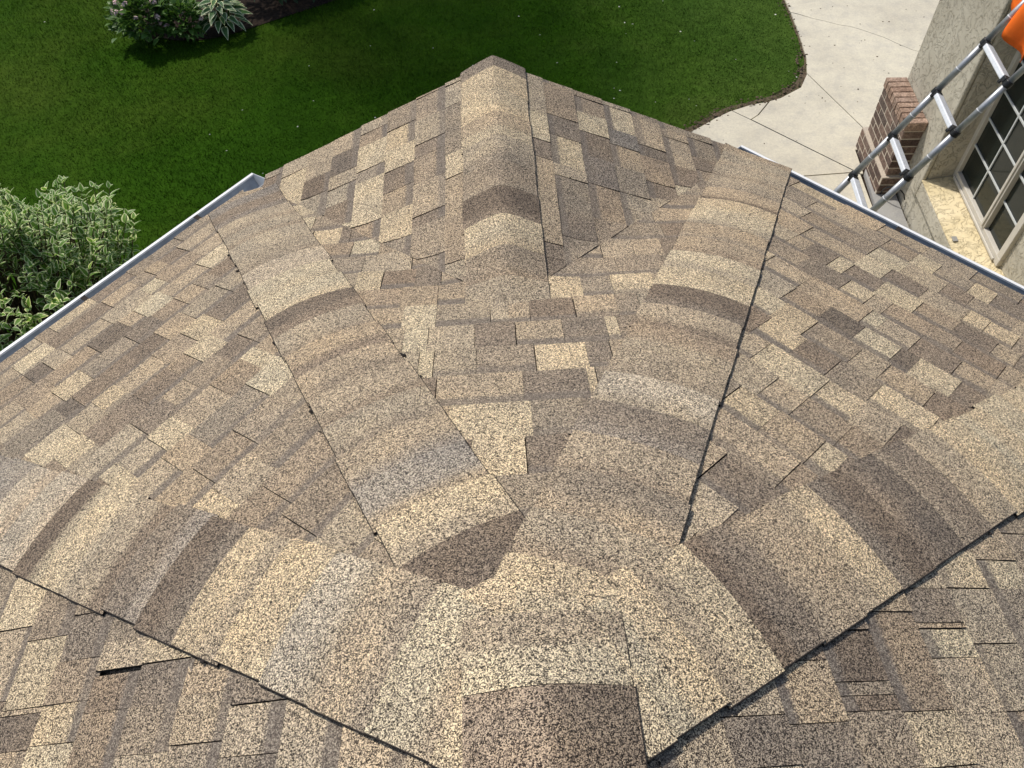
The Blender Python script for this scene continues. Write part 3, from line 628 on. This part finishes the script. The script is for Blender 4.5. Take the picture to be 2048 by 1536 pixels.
# strip of bare soil and litter where the lawn meets the concrete
def ribbon(name, pts, w0, z, m, seed, kind=None, parent=None):
    rn = random.Random(seed); vs_ = []; fs_ = []
    for i, p in enumerate(pts):
        a = Vector(pts[max(i-1, 0)]); b = Vector(pts[min(i+1, len(pts)-1)]); t = (b-a).normalized(); nrm = Vector((t.y, -t.x))
        w_ = w0[i]*rn.uniform(.8, 1.2)
        vs_ += [(p[0]-nrm.x*.03, p[1]-nrm.y*.03, z), (p[0]+nrm.x*w_, p[1]+nrm.y*w_, z)]
    fs_ = [(2*i, 2*i+1, 2*i+3, 2*i+2) for i in range(len(pts)-1)]
    return tag(mesh_obj(name, vs_, fs_, m, parent), kind=kind)
def dense(pts, step=.08):
    out = []
    for a, b in zip(pts[:-1], pts[1:]):
        n = max(1, int((Vector(b)-Vector(a)).length/step))
        out += [(a[0]+(b[0]-a[0])*i/n, a[1]+(b[1]-a[1])*i/n) for i in range(n)]
    return out+[pts[-1]]
ed = dense(EDGE[1:18])
ribbon('bare_soil', ed, [.02+.05*(5.9 < y < 7.3) for x, y in ed], GZ+.006, M_DEBRIS, 3, 'structure')

def inside_np(P, poly):
    x, y = P[:, 0], P[:, 1]; r_ = np.zeros(len(P), bool); n = len(poly)
    for i in range(n):
        x0, y0 = poly[i]; x1, y1 = poly[(i+1) % n]
        if y0 == y1: continue
        c = ((y0 > y) != (y1 > y)) & (x < (x1-x0)*(y-y0)/(y1-y0)+x0); r_ ^= c
    return r_
BED = [(-4.75, 12.5), (-4.66, 10.4), (-4.55, 9.95), (-4.32, 9.33), (-4.06, 8.83), (-3.90, 8.66), (-3.74, 8.58), (-3.5, 8.545), (-3.3, 8.56), (-3.05, 8.64), (-2.86, 8.74), (-2.53, 8.92), (-2.07, 9.16), (-1.6, 9.42), (-.9, 9.9), (-.3, 10.6), (-.2, 12.5)]
CONC = EDGE+[(.8, 2.0), (8, 2.0), (8, 14)]
def make_grass(n=560000, seed=5):
    rg = np.random.default_rng(seed)
    P = np.stack([rg.uniform(-9.5, 3.6, n), rg.uniform(2.6, 13.5, n)], 1)
    P = P[~inside_np(P, CONC) & ~inside_np(P, BED)]
    P = P[((P[:, 0]*-.763+P[:, 1]*.646 > 2.4) | (P[:, 0] > 0)) & ~((np.abs(P[:, 0]) < 2.2) & (P[:, 1] < 3.4))]
    # blades out of every possible sight line behind the gable are skipped
    n = len(P); h = rg.uniform(.012, .030, n)*(1+.25*np.sin(P[:, 0]*2.1+P[:, 1]*1.3)); az = rg.uniform(0, 2*np.pi, n); lean = rg.uniform(.3, 1.4, n)*h
    wd = rg.uniform(.002, .004, n); dx, dy = np.cos(az), np.sin(az)
    V = np.zeros((n, 3, 3), np.float32); z = GZ
    V[:, 0] = np.stack([P[:, 0]-dy*wd, P[:, 1]+dx*wd, np.full(n, z)], 1)
    V[:, 1] = np.stack([P[:, 0]+dy*wd, P[:, 1]-dx*wd, np.full(n, z)], 1)
    V[:, 2] = np.stack([P[:, 0]+dx*lean, P[:, 1]+dy*lean, z+h], 1)
    me = bpy.data.meshes.new('grass'); me.vertices.add(3*n); me.vertices.foreach_set('co', V.ravel())
    me.loops.add(3*n); me.loops.foreach_set('vertex_index', np.arange(3*n, dtype=np.int32))
    me.polygons.add(n); me.polygons.foreach_set('loop_start', np.arange(0, 3*n, 3, dtype=np.int32))
    me.update(); me.validate(); me.materials.append(M_BLADE)
    return tag(link('grass', me), 'short mown green lawn around the house', 'grass', kind='stuff')
make_grass()

def litter(name, area_fn, n, size, z, m, label, cat, seed):
    rn = random.Random(seed); mb = MB()
    while n > 0:
        p = area_fn(rn)
        if p is None: continue
        n -= 1; r_ = rn.uniform(*size); a0 = rn.uniform(0, 6.28); k = rn.randint(4, 6); el = rn.uniform(.4, 1)
        pts = []
        for i in range(k):
            t = a0+6.283*i/k; x = math.cos(t)*r_*rn.uniform(.7, 1.1); y = math.sin(t)*r_*el*rn.uniform(.7, 1.1)
            pts.append((p[0]+x, p[1]+y, z+rn.uniform(0, r_*.5)))
        pts.append((p[0], p[1], z+r_*.7)); mb.add(pts, [(i, (i+1) % k, k) for i in range(k)])
    return tag(mb.build(name, [m]), label, cat, kind='stuff')
def on_lawn(rn):
    x = rn.uniform(-6.5, 3.3); y = rn.uniform(4.5, 10.5)
    if inside_np(np.array([[x, y]]), CONC)[0] or inside_np(np.array([[x, y]]), BED)[0]: return None
    if x < .5 and rn.random() < .75: return None
    return (x, y)
litter('petal_litter', on_lawn, 80, (.006, .014), GZ+.022, M_PETAL, 'small white petals scattered over the lawn', 'petals', 11)
def on_conc(rn):
    x = rn.uniform(1.6, 5.2); y = rn.uniform(5.0, 9.5)
    if not inside_np(np.array([[x, y]]), CONC)[0]: return None
    if (Vector((x, y, GZ))-WA).dot(WN) < .05 and y < 6.0: return None
    return (x, y) if y > 6.6 or rn.random() < .25 else None
litter('leaf_crumbs', on_conc, 130, (.004, .012), ZT, M_DEBRIS, 'dry brown leaf crumbs on the pale driveway', 'debris', 12)
def on_edge(rn):
    i = rn.randrange(len(ed)-1); x, y = ed[i]; nx = rn.uniform(-.10, .02)
    return (x+nx, y+rn.uniform(-.04, .10)) if y < 7.6 or rn.random() < .35 else None
litter('mulch_chips', on_edge, 420, (.008, .022), GZ+.02, M_DEBRIS, 'brown mulch chips along the edge of the lawn and walk', 'mulch', 13)

# ------------------------------------------------------------------ stucco wing with window and brick wainscot
wing = thing('house_wing', tuple(WA), 'stucco house wall with brick corner base, low window and sunlit ledge', 'house')
def wbox(name, t0, t1, o0, o1, h0, h1, m, parent, bevel=0):
    mb = MB(); mb.box(WP(t0, o0, h0), WT*(t1-t0), WN*(o1-o0), Vector((0, 0, h1-h0)))
    return mb.build(name, [m], parent, bevel=bevel)
TOPH = 3.42
pil = wbox('wall', 0, 1.02, -.6, 0, 0, TOPH, M_STUC, wing, .03)                 # far pier, full height
wbox('wall', 1.02, 4.6, -.6, -.002, 0, .475, M_STUC, wing)                      # low wall under the ledge
wbox('wall', 2.085, 4.6, -.6, -.235, .475, TOPH, M_STUC, wing)                  # beyond the window
wbox('wall', 1.02, 2.085, -.6, -.235, 1.98, TOPH, M_STUC, wing)                 # over the window
wbox('trim_band', .875, 1.022, .001, .036, .30, TOPH-.1, M_STUC, wing, .012)    # raised surround
wbox('trim_band', 1.024, 4.55, .001, .036, .315, .478, M_STUC, wing, .018)
lm = MB(); lm.add([WP(1.021, .0365, .480), WP(4.55, .0365, .480), WP(4.55, -.236, .525), WP(1.021, -.236, .525),
                   WP(1.021, .0365, .476), WP(4.55, .0365, .476), WP(4.55, -.236, .476), WP(1.021, -.236, .476)],
                  [(3, 2, 1, 0), (4, 5, 6, 7), (0, 1, 5, 4), (2, 3, 7, 6), (1, 2, 6, 5), (3, 0, 4, 7)])
lm.build('ledge', [M_LEDGE], wing)
wbox('fixing_plate', 1.72, 1.775, -.03, .01, .494, .502, M_CONC2, wing, .003)
# roof edge of the wing, just above the picture, that the ladder leans on
ev = MB(); ev.box(WP(-.1, .30, 3.40), WT*4.7, WN*-1.3, Vector((0, 0, .02))); ev.build('soffit', [M_FASC], wing)
ev = MB(); ev.add([WP(-.1, .32, 3.42), WP(4.6, .32, 3.42), WP(4.6, -3, 4.8), WP(-.1, -3, 4.8), WP(-.1, .32, 3.52), WP(4.6, .32, 3.52), WP(4.6, -3, 4.9), WP(-.1, -3, 4.9)],
                  [(0, 3, 2, 1), (4, 5, 6, 7), (0, 1, 5, 4), (2, 3, 7, 6), (1, 2, 6, 5), (3, 0, 4, 7)]); ev.build('eave', [M_FASC], wing)

# window
def wpart(name, t0, t1, o0, o1, h0, h1, m, parent, bevel=.004): return wbox(name, t0, t1, o0, o1, h0, h1, m, parent, bevel)
win = wpart('window', .995, 1.062, -.255, -.200, .528, 1.98, M_FRAME, wing)     # far jamb carries the rest
wpart('frame', 1.0625, 2.085, -.255, -.200, .5285, .594, M_FRAME, win)
wpart('frame', 2.022, 2.0845, -.254, -.201, .5945, 1.98, M_FRAME, win)
wpart('frame', 1.0625, 2.0215, -.255, -.201, 1.92, 1.979, M_FRAME, win)
wpart('frame_step', 1.06, 2.0215, -.199, -.186, .533, .556, M_FRAME, win)
wpart('mullion', 1.672, 1.732, -.252, -.194, .5945, 1.9195, M_FRAME, win)
wpart('mullion_bead', 1.690, 1.714, -.194, -.182, .5945, 1.9195, M_FRAME, win)
for (a, b), nv in (((1.0625, 1.672), 1), ((1.732, 2.022), 0)):
    hs = [.5945, .868, 1.118, 1.365, 1.62, 1.9195]
    us = [a, (a+b)/2+.015, b] if nv else [a, b]
    for i in range(len(us)-1):
        for j in range(len(hs)-1):
            wpart('pane', us[i], us[i+1], -.240, -.234, hs[j], hs[j+1], M_GLASS, win, 0)
    for u_ in us[1:-1]: wpart('muntin', u_-.008, u_+.008, -.233, -.222, .5945, 1.9195, M_MUNT, win, .002)
    for h_ in hs[1:-1]: wpart('muntin', a, b, -.2328, -.2225, h_-.008, h_+.008, M_MUNT, win, .002)
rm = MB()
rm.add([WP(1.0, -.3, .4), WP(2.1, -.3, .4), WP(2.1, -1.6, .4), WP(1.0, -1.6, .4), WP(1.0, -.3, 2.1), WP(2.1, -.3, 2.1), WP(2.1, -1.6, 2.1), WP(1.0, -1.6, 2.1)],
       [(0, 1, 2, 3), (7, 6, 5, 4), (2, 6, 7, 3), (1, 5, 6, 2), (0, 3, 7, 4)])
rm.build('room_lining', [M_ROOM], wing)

# brick wainscot: mortar core, stretcher courses, plinth and a rowlock cap
core = wbox('brick_wainscot', .005, .660, .001, .1645, 0, .725, M_MORTAR, wing)
wbox('plinth_core', -.041, .690, .001, .1995, 0, .236, M_MORTAR, core)
rb = random.Random(21)
brick_cache = {}
def brick(dt, do, dh, t, o, h, m):
    key = (round(dt, 3), round(do, 3), round(dh, 3), m.name)
    me = brick_cache.get(key)
    if me is None:
        mb = MB(); x, y, z = WT*dt, WN*do, Vector((0, 0, dh)); bm = bmesh.new(); c = bmesh.ops.create_cube(bm, size=1.0)
        for v in bm.verts: v.co = x*v.co.x+y*v.co.y+z*v.co.z
        bmesh.ops.recalc_face_normals(bm, faces=bm.faces[:]); bmesh.ops.bevel(bm, geom=bm.edges[:], offset=.004, segments=1, affect='EDGES')
        me = bpy.data.meshes.new('brick'); bm.to_mesh(me); bm.free(); me.materials.append(m); brick_cache[key] = me
    o_ = link('brick', me, core); o_.location = WP(t, o+rb.uniform(-.002, .002), h)
    o_.rotation_euler = (rb.uniform(-.008, .008), rb.uniform(-.008, .008), rb.uniform(-.012, .012))
def course(t0, t1, o_face, depth, h, dh, off, m, L=.194, j=.010):
    t = t0-off
    while t < t1-.02:
        a, b = max(t, t0), min(t+L, t1)
        if b-a > .03: brick(round(b-a, 2), depth, dh, (a+b)/2, o_face-depth/2, h+dh/2, m)
        t += L+j
for r_ in range(3): course(-.045, .695, .203, .09, .004+r_*.077, .067, .0 if r_ % 2 else .1, M_BRICK)
for r_ in range(6): course(.0, .665, .168, .09, .243+r_*.0775, .067, .1 if r_ % 2 else .0, M_BRICK)
for h_, off in ((.004, 0), (.081, 1), (.158, 0)):                                # near end of the plinth
    brick(.09, .19, .067, .648, .101, h_+.0335, M_BRICK)
for r_ in range(6): brick(.09, .158, .067, .618, .082, .243+r_*.0775+.0335, M_BRICK)
for i in range(9): brick(.064, .182, .085, .012+.0365+i*.0745, .096, .712+.046, M_BRICKTOP)
# black cable end by the wall foot
cb = MB(); prev = None
for i in range(9):
    t = i/8; q = WP(.70+.18*t, .16-.1*t+.04*math.sin(t*5), .06+.16*math.sin(t*2.6))
    if prev is not None: cb.tube(prev, q, .006, n=6)
    prev = q
tag(cb.build('cable', [M_BLACK]), 'short black cable loop on the grey apron by the wall', 'cable')

# ------------------------------------------------------------------ telescopic ladder
LP = Vector((2.323, 3.794, -2.203)); LD = Vector((.425, -.039, .904)).normalized(); LE = Vector((math.cos(R(264.75)), math.sin(R(264.75)), 0)); LS = .348
lad = thing('ladder', tuple(LP+LD*((GZ+.03-LP.z)/LD.z)+LE*.2), 'grey aluminium telescopic ladder with black joints leaning against the stucco wall', 'ladder')
LN = LE.cross(LD).normalized()
if LN.z < 0: LN = -LN
i0 = (GZ+.03-LP.z)/LD.z/LS; i1 = 7.0
for sd_ in (0, 1):
    c0 = LP+LE*(.40*sd_); rail = MB(); i = i0; k = math.floor(i0)
    while i < i1:
        nx = min(math.floor(i)+1, i1); rr = .0265-.0011*(math.floor(i)+5)
        rail.tube(c0+LD*LS*i, c0+LD*LS*nx, rr, n=18); i = nx
    ro = rail.build('rail', [M_RAIL], lad, smooth=False)
    for pgn in ro.data.polygons: pgn.use_smooth = len(pgn.vertices) == 4
    for k in range(math.ceil(i0), int(i1)+1):
        p_ = c0+LD*LS*k; rr = .0265-.0011*(k+5)
        col = MB(); col.tube(p_-LD*.020, p_+LD*.016, rr+.007, rr+.006, n=16)
        s_ = 1 if sd_ == 0 else -1
        col.box(p_+LE*s_*(rr)-LN*.022-LD*.018, LE*s_*.035, LN*.044, LD*.032)
        co = col.build('joint_collar', [M_BLACK], lad, bevel=.004)
        bt = MB(); bt.box(p_+LE*s_*(rr+.004)+LN*.022-LD*.030, LE*s_*.02, LN*.012, LD*.016); bt.build('release_button', [M_BLACK], co, bevel=.002)
        rg_ = MB(); q = p_+LD*LS*.47; rg_.tube(q-LD*.0025, q+LD*.0025, rr+.0012, n=16); rg_.build('depth_ring', [M_WHITE], lad)
    ft = MB(); q = c0+LD*LS*i0; ft.tube(q-LD*.02, q+LD*.07, .034, .031, n=16); ft.build('rubber_foot', [M_BLACK], lad)
for k in range(math.ceil(i0), int(i1)+1):
    p_ = LP+LD*LS*k; L0 = .045; W_ = .40-.09
    rg_ = MB(); base = p_+LE*L0
    rg_.box(base-LD*.018-LN*.026, LE*W_, LN*.052, LD*.030)
    ro = rg_.build('rung', [M_RUNG], lad, bevel=.005)
    for q in range(5):
        st = MB(); st.box(base+LE*.004+LN*(-.019+q*.0085)+LD*.0122, LE*(W_-.008), LN*.003, LD*.0016); st.build('tread_rib', [M_RAIL], ro)

# orange cloth with a black patch hung on the ladder behind the rails
bag = thing('work_bag', (2.9, 3.7, -1.2), 'orange cloth bag with black patch hanging behind the top of the ladder', 'bag')
rn = random.Random(31)
bx, by = WT*1.0, WN*-1.0
def cloth(s, t):
    o_ = Vector((2.95, 3.93, -.62)); w_ = .42
    fold = .026*math.sin(s*9+t*2)+.014*math.sin(s*17-t*4)
    return o_+WT*(s*w_+.03*math.sin(t*5)*(1-s))+Vector((-.10*t, .0, -(.40+.22*s)*t))+WN*(fold*(.4+t))
nu, nv = 22, 18
vs_ = [cloth(i/nu, j/nv) for j in range(nv+1) for i in range(nu+1)]
fs_ = [(j*(nu+1)+i, j*(nu+1)+i+1, (j+1)*(nu+1)+i+1, (j+1)*(nu+1)+i) for j in range(nv) for i in range(nu)]
oc = mesh_obj('bag_body', vs_, fs_, M_ORANGE, bag, True)
sm = oc.modifiers.new('solid', 'SOLIDIFY'); sm.thickness = .006; sm.offset = 0
pv = [cloth(.07+.4*i/10, .02+.74*j/10*(1-.6*abs(i-4)/6))+WN*.0075 for j in range(11) for i in range(11)]
pf = [(j*11+i, j*11+i+1, (j+1)*11+i+1, (j+1)*11+i) for j in range(10) for i in range(10)]
pc = mesh_obj('black_patch', pv, pf, M_BLACK, bag, True); sm = pc.modifiers.new('solid', 'SOLIDIFY'); sm.thickness = .003; sm.offset = 1

# ------------------------------------------------------------------ plants
def leaf_mesh(name, L, W, m, cup=.25, droop=.25, tip=1.3, nl=6):
    """pointed blade along +X with a sunken midrib; attribute edge: 0 midrib .. 1 rim"""
    vs_ = []; ed_ = []; na = 5
    for i in range(nl+1):
        t = i/nl; w_ = W*.5*(math.sin(math.pi*min(1, t**.72))**.85)*(1-.25*t) if 0 < t < 1 else .0004
        for j in range(na):
            s = (j-2)/2
            vs_.append((L*t, w_*s, L*(-droop*t*t)+abs(s)*w_*cup)); ed_.append(max(abs(s), 1.0 if i == nl else (t-.55)*1.6 if t > .55 else 0))
    fs_ = [(i*na+j, (i+1)*na+j, (i+1)*na+j+1, i*na+j+1) for i in range(nl) for j in range(na-1)]
    return np.array(vs_), fs_, np.array(ed_)
def leaf_matrix(p, d, up, roll, sc):
    d = d.normalized(); y = up.cross(d)
    if y.length < 1e-3: y = Vector((1, 0, 0)).cross(d)
    y.normalize(); z = d.cross(y)
    y2 = y*math.cos(roll)+z*math.sin(roll); z2 = d.cross(y2)
    m = Matrix((d*sc, y2*sc, z2*sc)).transposed().to_4x4(); m.translation = p
    return m
def plant(root, shape, leaves, m, n_single, part='leaf', rest='foliage', variants=4):
    """leaves: list of (matrix, hue, size seen); the largest stay single leaf objects, the rest are one joined part"""
    vs0, fs0, ed0 = shape
    order = sorted(range(len(leaves)), key=lambda i: -leaves[i][2])
    meshes = []
    for k in range(variants):
        me = bpy.data.meshes.new(part); me.from_pydata([tuple(v) for v in vs0], [], fs0); me.materials.append(m)
        me.attributes.new('edge', 'FLOAT', 'POINT').data.foreach_set('value', ed0)
        me.attributes.new('hue', 'FLOAT', 'POINT').data.foreach_set('value', [k/(variants-1)]*len(vs0))
        me.polygons.foreach_set('use_smooth', [True]*len(me.polygons)); meshes.append(me)
    for i in order[:n_single]:
        mt, hue, _ = leaves[i]; o_ = link(part, meshes[min(variants-1, int(hue*variants))], root); o_.matrix_basis = mt
    V = []; F = []; Ed = []; Hu = []
    for c, i in enumerate(order[n_single:]):
        mt, hue, _ = leaves[i]; a = np.array(mt); q = vs0@a[:3, :3].T+a[:3, 3]
        V.append(q); F += [tuple(x+c*len(vs0) for x in f_) for f_ in fs0]; Ed.append(ed0); Hu.append(np.full(len(vs0), hue))
    if V:
        o_ = mesh_obj(rest, np.concatenate(V), F, m, root, True)
        o_.data.attributes.new('edge', 'FLOAT', 'POINT').data.foreach_set('value', np.concatenate(Ed))
        o_.data.attributes.new('hue', 'FLOAT', 'POINT').data.foreach_set('value', np.concatenate(Hu))
        tag(o_, kind='stuff')
def seen(p, sc):
    q = project(p); d = (Vector(p)-Vector(CAM)).length
    ok = 0 <= q[0] <= 2048 and 0 <= q[1] <= 1536
    return (sc/d)*(1 if ok else .05)*(1+.25*p[2])

# variegated dogwood beside the left gutter
def dogwood():
    rn = random.Random(41); c = Vector((-3.68, 3.62, -3.0)); rad = Vector((1.2, 1.12, .95))
    root = thing('dogwood_shrub', (c.x, c.y, GZ), 'variegated shrub with white edged green leaves beside the left gutter', 'shrub')
    leaves = []; stems = MB()
    for s in range(1150):
        th = rn.uniform(0, 6.283); cz = rn.uniform(-.35, 1)**1 if s % 3 else rn.uniform(.2, 1)
        sr_ = math.sqrt(max(0, 1-cz*cz)); dirn = Vector((math.cos(th)*sr_, math.sin(th)*sr_, cz))
        k = rn.uniform(.74, 1.04)*(1+.10*math.sin(th*5+cz*7)+.07*math.sin(th*11))
        tip = c+Vector((dirn.x*rad.x, dirn.y*rad.y, dirn.z*rad.z))*k
        ax = (dirn*.7+Vector((0, 0, .75))+Vector((rn.uniform(-.3, .3), rn.uniform(-.3, .3), 0))).normalized()
        base = tip-ax*rn.uniform(.25, .4)
        if s % 3 == 0: stems.tube(c+Vector((rn.uniform(-.25, .25), rn.uniform(-.25, .25), -.72)), base, .009, .005, n=5, caps=False)
        stems.tube(base, tip, .0045, .002, n=5, caps=False)
        x = ax.orthogonal().normalized(); y = ax.cross(x); npair = rn.randint(3, 5); ph = rn.uniform(0, 3.14)
        for j in range(npair):
            f_ = (j+1)/npair; p_ = base+(tip-base)*f_
            for q in (0, 1):
                a = ph+j*1.57+q*3.1416+rn.uniform(-.3, .3); spread = .95-.45*f_
                d = (x*math.cos(a)+y*math.sin(a))*spread+ax*(.35+.5*f_)+Vector((0, 0, -.12))
                sc = rn.uniform(.75, 1.15)*(1 if f_ < .9 else .75)
                mt = leaf_matrix(p_, d, ax*.35+Vector((-.25, .2, .9)), rn.uniform(-.35, .35), sc)
                leaves.append((mt, min(.999, max(0, rn.gauss(.5, .22))), seen(tuple(p_), sc)))
    stems.build('stems', [M_STEM], root)
    plant(root, leaf_mesh('leaf', .084, .054, M_VARI, .22, .2), leaves, M_VARI, 300)
dogwood()

# flower bed at the far edge of the lawn
mb = MB(); n = len(BED); mb.add([(x, y, GZ+.008) for x, y in BED], [tuple(range(n))]); tag(mb.build('flower_bed', [M_SOIL]), kind='structure')
def hosta(c, n, L, seed, label):
    rn = random.Random(seed); root = thing('hosta', c, label, 'plant'); leaves = []; st = MB()
    for i in range(n):
        ring = i/n; a = i*2.39996+rn.uniform(-.2, .2); out = .10+.22*(1-ring); hgt = .14+.26*ring
        p_ = Vector(c)+Vector((math.cos(a)*out*.6, math.sin(a)*out*.6, hgt)); d = Vector((math.cos(a), math.sin(a), .55*ring-.1))
        st.tube(Vector(c)+Vector((math.cos(a)*.03, math.sin(a)*.03, 0)), p_, .006, .004, n=5, caps=False)
        sc = rn.uniform(.8, 1.15); leaves.append((leaf_matrix(p_, d, Vector((0, 0, 1)), rn.uniform(-.3, .3), sc), rn.uniform(.3, .8), sc))
    st.build('stalks', [M_GREEN], root)
    for me in st.v[:0]: pass
    plant(root, leaf_mesh('leaf', L, L*.52, M_HOSTA, .22, .38, nl=7), leaves, M_HOSTA, 200)
hosta((-3.14, 8.74, GZ), 58, .165, 51, 'hosta with cream edged leaves at the near edge of the flower bed')
def bush(name, c, rad, nleaf, size, m, seed, label, flowers=0):
    rn = random.Random(seed); root = thing(name, (c[0], c[1], GZ), label, 'plant'); C = Vector(c); leaves = []; st = MB()
    for i in range(nleaf):
        th = rn.uniform(0, 6.283); cz = rn.uniform(-.2, 1); s_ = math.sqrt(max(0, 1-cz*cz)); k = rn.uniform(.55, 1.05)*(1+.15*math.sin(th*4+cz*5))
        dirn = Vector((math.cos(th)*s_, math.sin(th)*s_, cz)); p_ = C+Vector((dirn.x*rad[0], dirn.y*rad[1], dirn.z*rad[2]))*k
        d = dirn+Vector((rn.uniform(-.7, .7), rn.uniform(-.7, .7), rn.uniform(-.3, .5))); sc = rn.uniform(.7, 1.2)
        leaves.append((leaf_matrix(p_, d, Vector((0, 0, 1)), rn.uniform(-.6, .6), sc), rn.random(), sc))
        if i % 12 == 0: st.tube((c[0]+rn.uniform(-.06, .06), c[1]+rn.uniform(-.06, .06), GZ), p_, .005, .002, n=4, caps=False)
    st.build('stems', [M_STEM], root)
    plant(root, leaf_mesh('leaf', size, size*.62, m, .2, .2), leaves, m, 0)
    for i in range(flowers):
        th = rn.uniform(0, 6.283); cz = rn.uniform(.25, .95); s_ = math.sqrt(1-cz*cz)
        p_ = C+Vector((math.cos(th)*s_*rad[0], math.sin(th)*s_*rad[1], cz*rad[2]))*1.03; fl = MB()
        for q in range(16):
            a = rn.uniform(0, 6.283); e_ = rn.uniform(0, 1.5); r_ = rn.uniform(.02, .042)
            o_ = p_+Vector((math.cos(a)*math.cos(e_), math.sin(a)*math.cos(e_), math.sin(e_)))*r_
            nn = (o_-p_).normalized(); x = nn.orthogonal().normalized()*.016; y = nn.cross(x)
            fl.add([o_+x, o_+y, o_-x, o_-y, o_+nn*.006], [(0, 1, 4), (1, 2, 4), (2, 3, 4), (3, 0, 4)])
        fl.build('flower_head', [M_PINK], root)
bush('flowering_shrub', (-3.98, 8.62, -3.46), (.32, .30, .30), 620, .10, M_GREEN, 61, 'low green shrub with pale pink blooms at the left tip of the bed', 26)
bush('leafy_perennial', (-3.56, 8.64, -3.52), (.27, .24, .24), 560, .085, M_GREEN, 62, 'yellow green leafy plant between the pink blooms and the hosta', 4)
bush('dark_shrub', (-2.55, 9.42, -3.45), (.55, .45, .38), 700, .085, M_DARKG, 63, 'dark leafy shrub in the shade right of the hosta')
bush('dark_shrub', (-2.0, 9.62, -3.5), (.45, .40, .33), 500, .08, M_DARKG, 64, 'small dark shrub at the far right of the flower bed')

# unseen tree added above the picture, its open crown shaped to dim the lawn
def shade_tree(base, centre, sig, n, seed):
    rn = random.Random(seed); root = thing('shade_tree', base, 'unseen tall open crowned tree, added to shade the lawn', 'tree')
    tr = MB(); C = Vector(centre); B = Vector(base); mid = B+(C-B)*.55+Vector((.25, -.1, 0))
    tr.tube(B, B+(mid-B)*.5+Vector((.05, .1, 0)), .24, .19, n=12, caps=False); tr.tube(B+(mid-B)*.5+Vector((.05, .1, 0)), mid, .19, .13, n=12, caps=False)
    tips = []
    for i in range(14):
        t = C+Vector((rn.gauss(0, sig[0]), rn.gauss(0, sig[1]), rn.gauss(0, sig[2]))); k = mid+(t-mid)*.5+Vector((rn.uniform(-.3, .3), rn.uniform(-.3, .3), .35))
        tr.tube(mid, k, .07, .045, n=7, caps=False); tr.tube(k, t, .045, .015, n=6, caps=False); tips += [k, t]
    tr.build('trunk', [M_STEM], root)
    leaves = []
    for i in range(n):
        p_ = C+Vector((rn.gauss(0, sig[0]), rn.gauss(0, sig[1]), rn.gauss(0, sig[2])))
        d = Vector((rn.uniform(-1, 1), rn.uniform(-1, 1), rn.uniform(-.6, .3))); sc = rn.uniform(.7, 1.3)
        leaves.append((leaf_matrix(p_, d, Vector((0, 0, 1)), rn.uniform(-.6, .6), sc), rn.random(), 0))
    plant(root, leaf_mesh('leaf', .20, .12, M_GREEN, .2, .2, nl=3), leaves, M_GREEN, 0, rest='crown')
shade_tree((-6.0, 13.8, GZ), (-5.5, 13.6, 7.0), (1.1, 1.2, .9), 1900, 71)
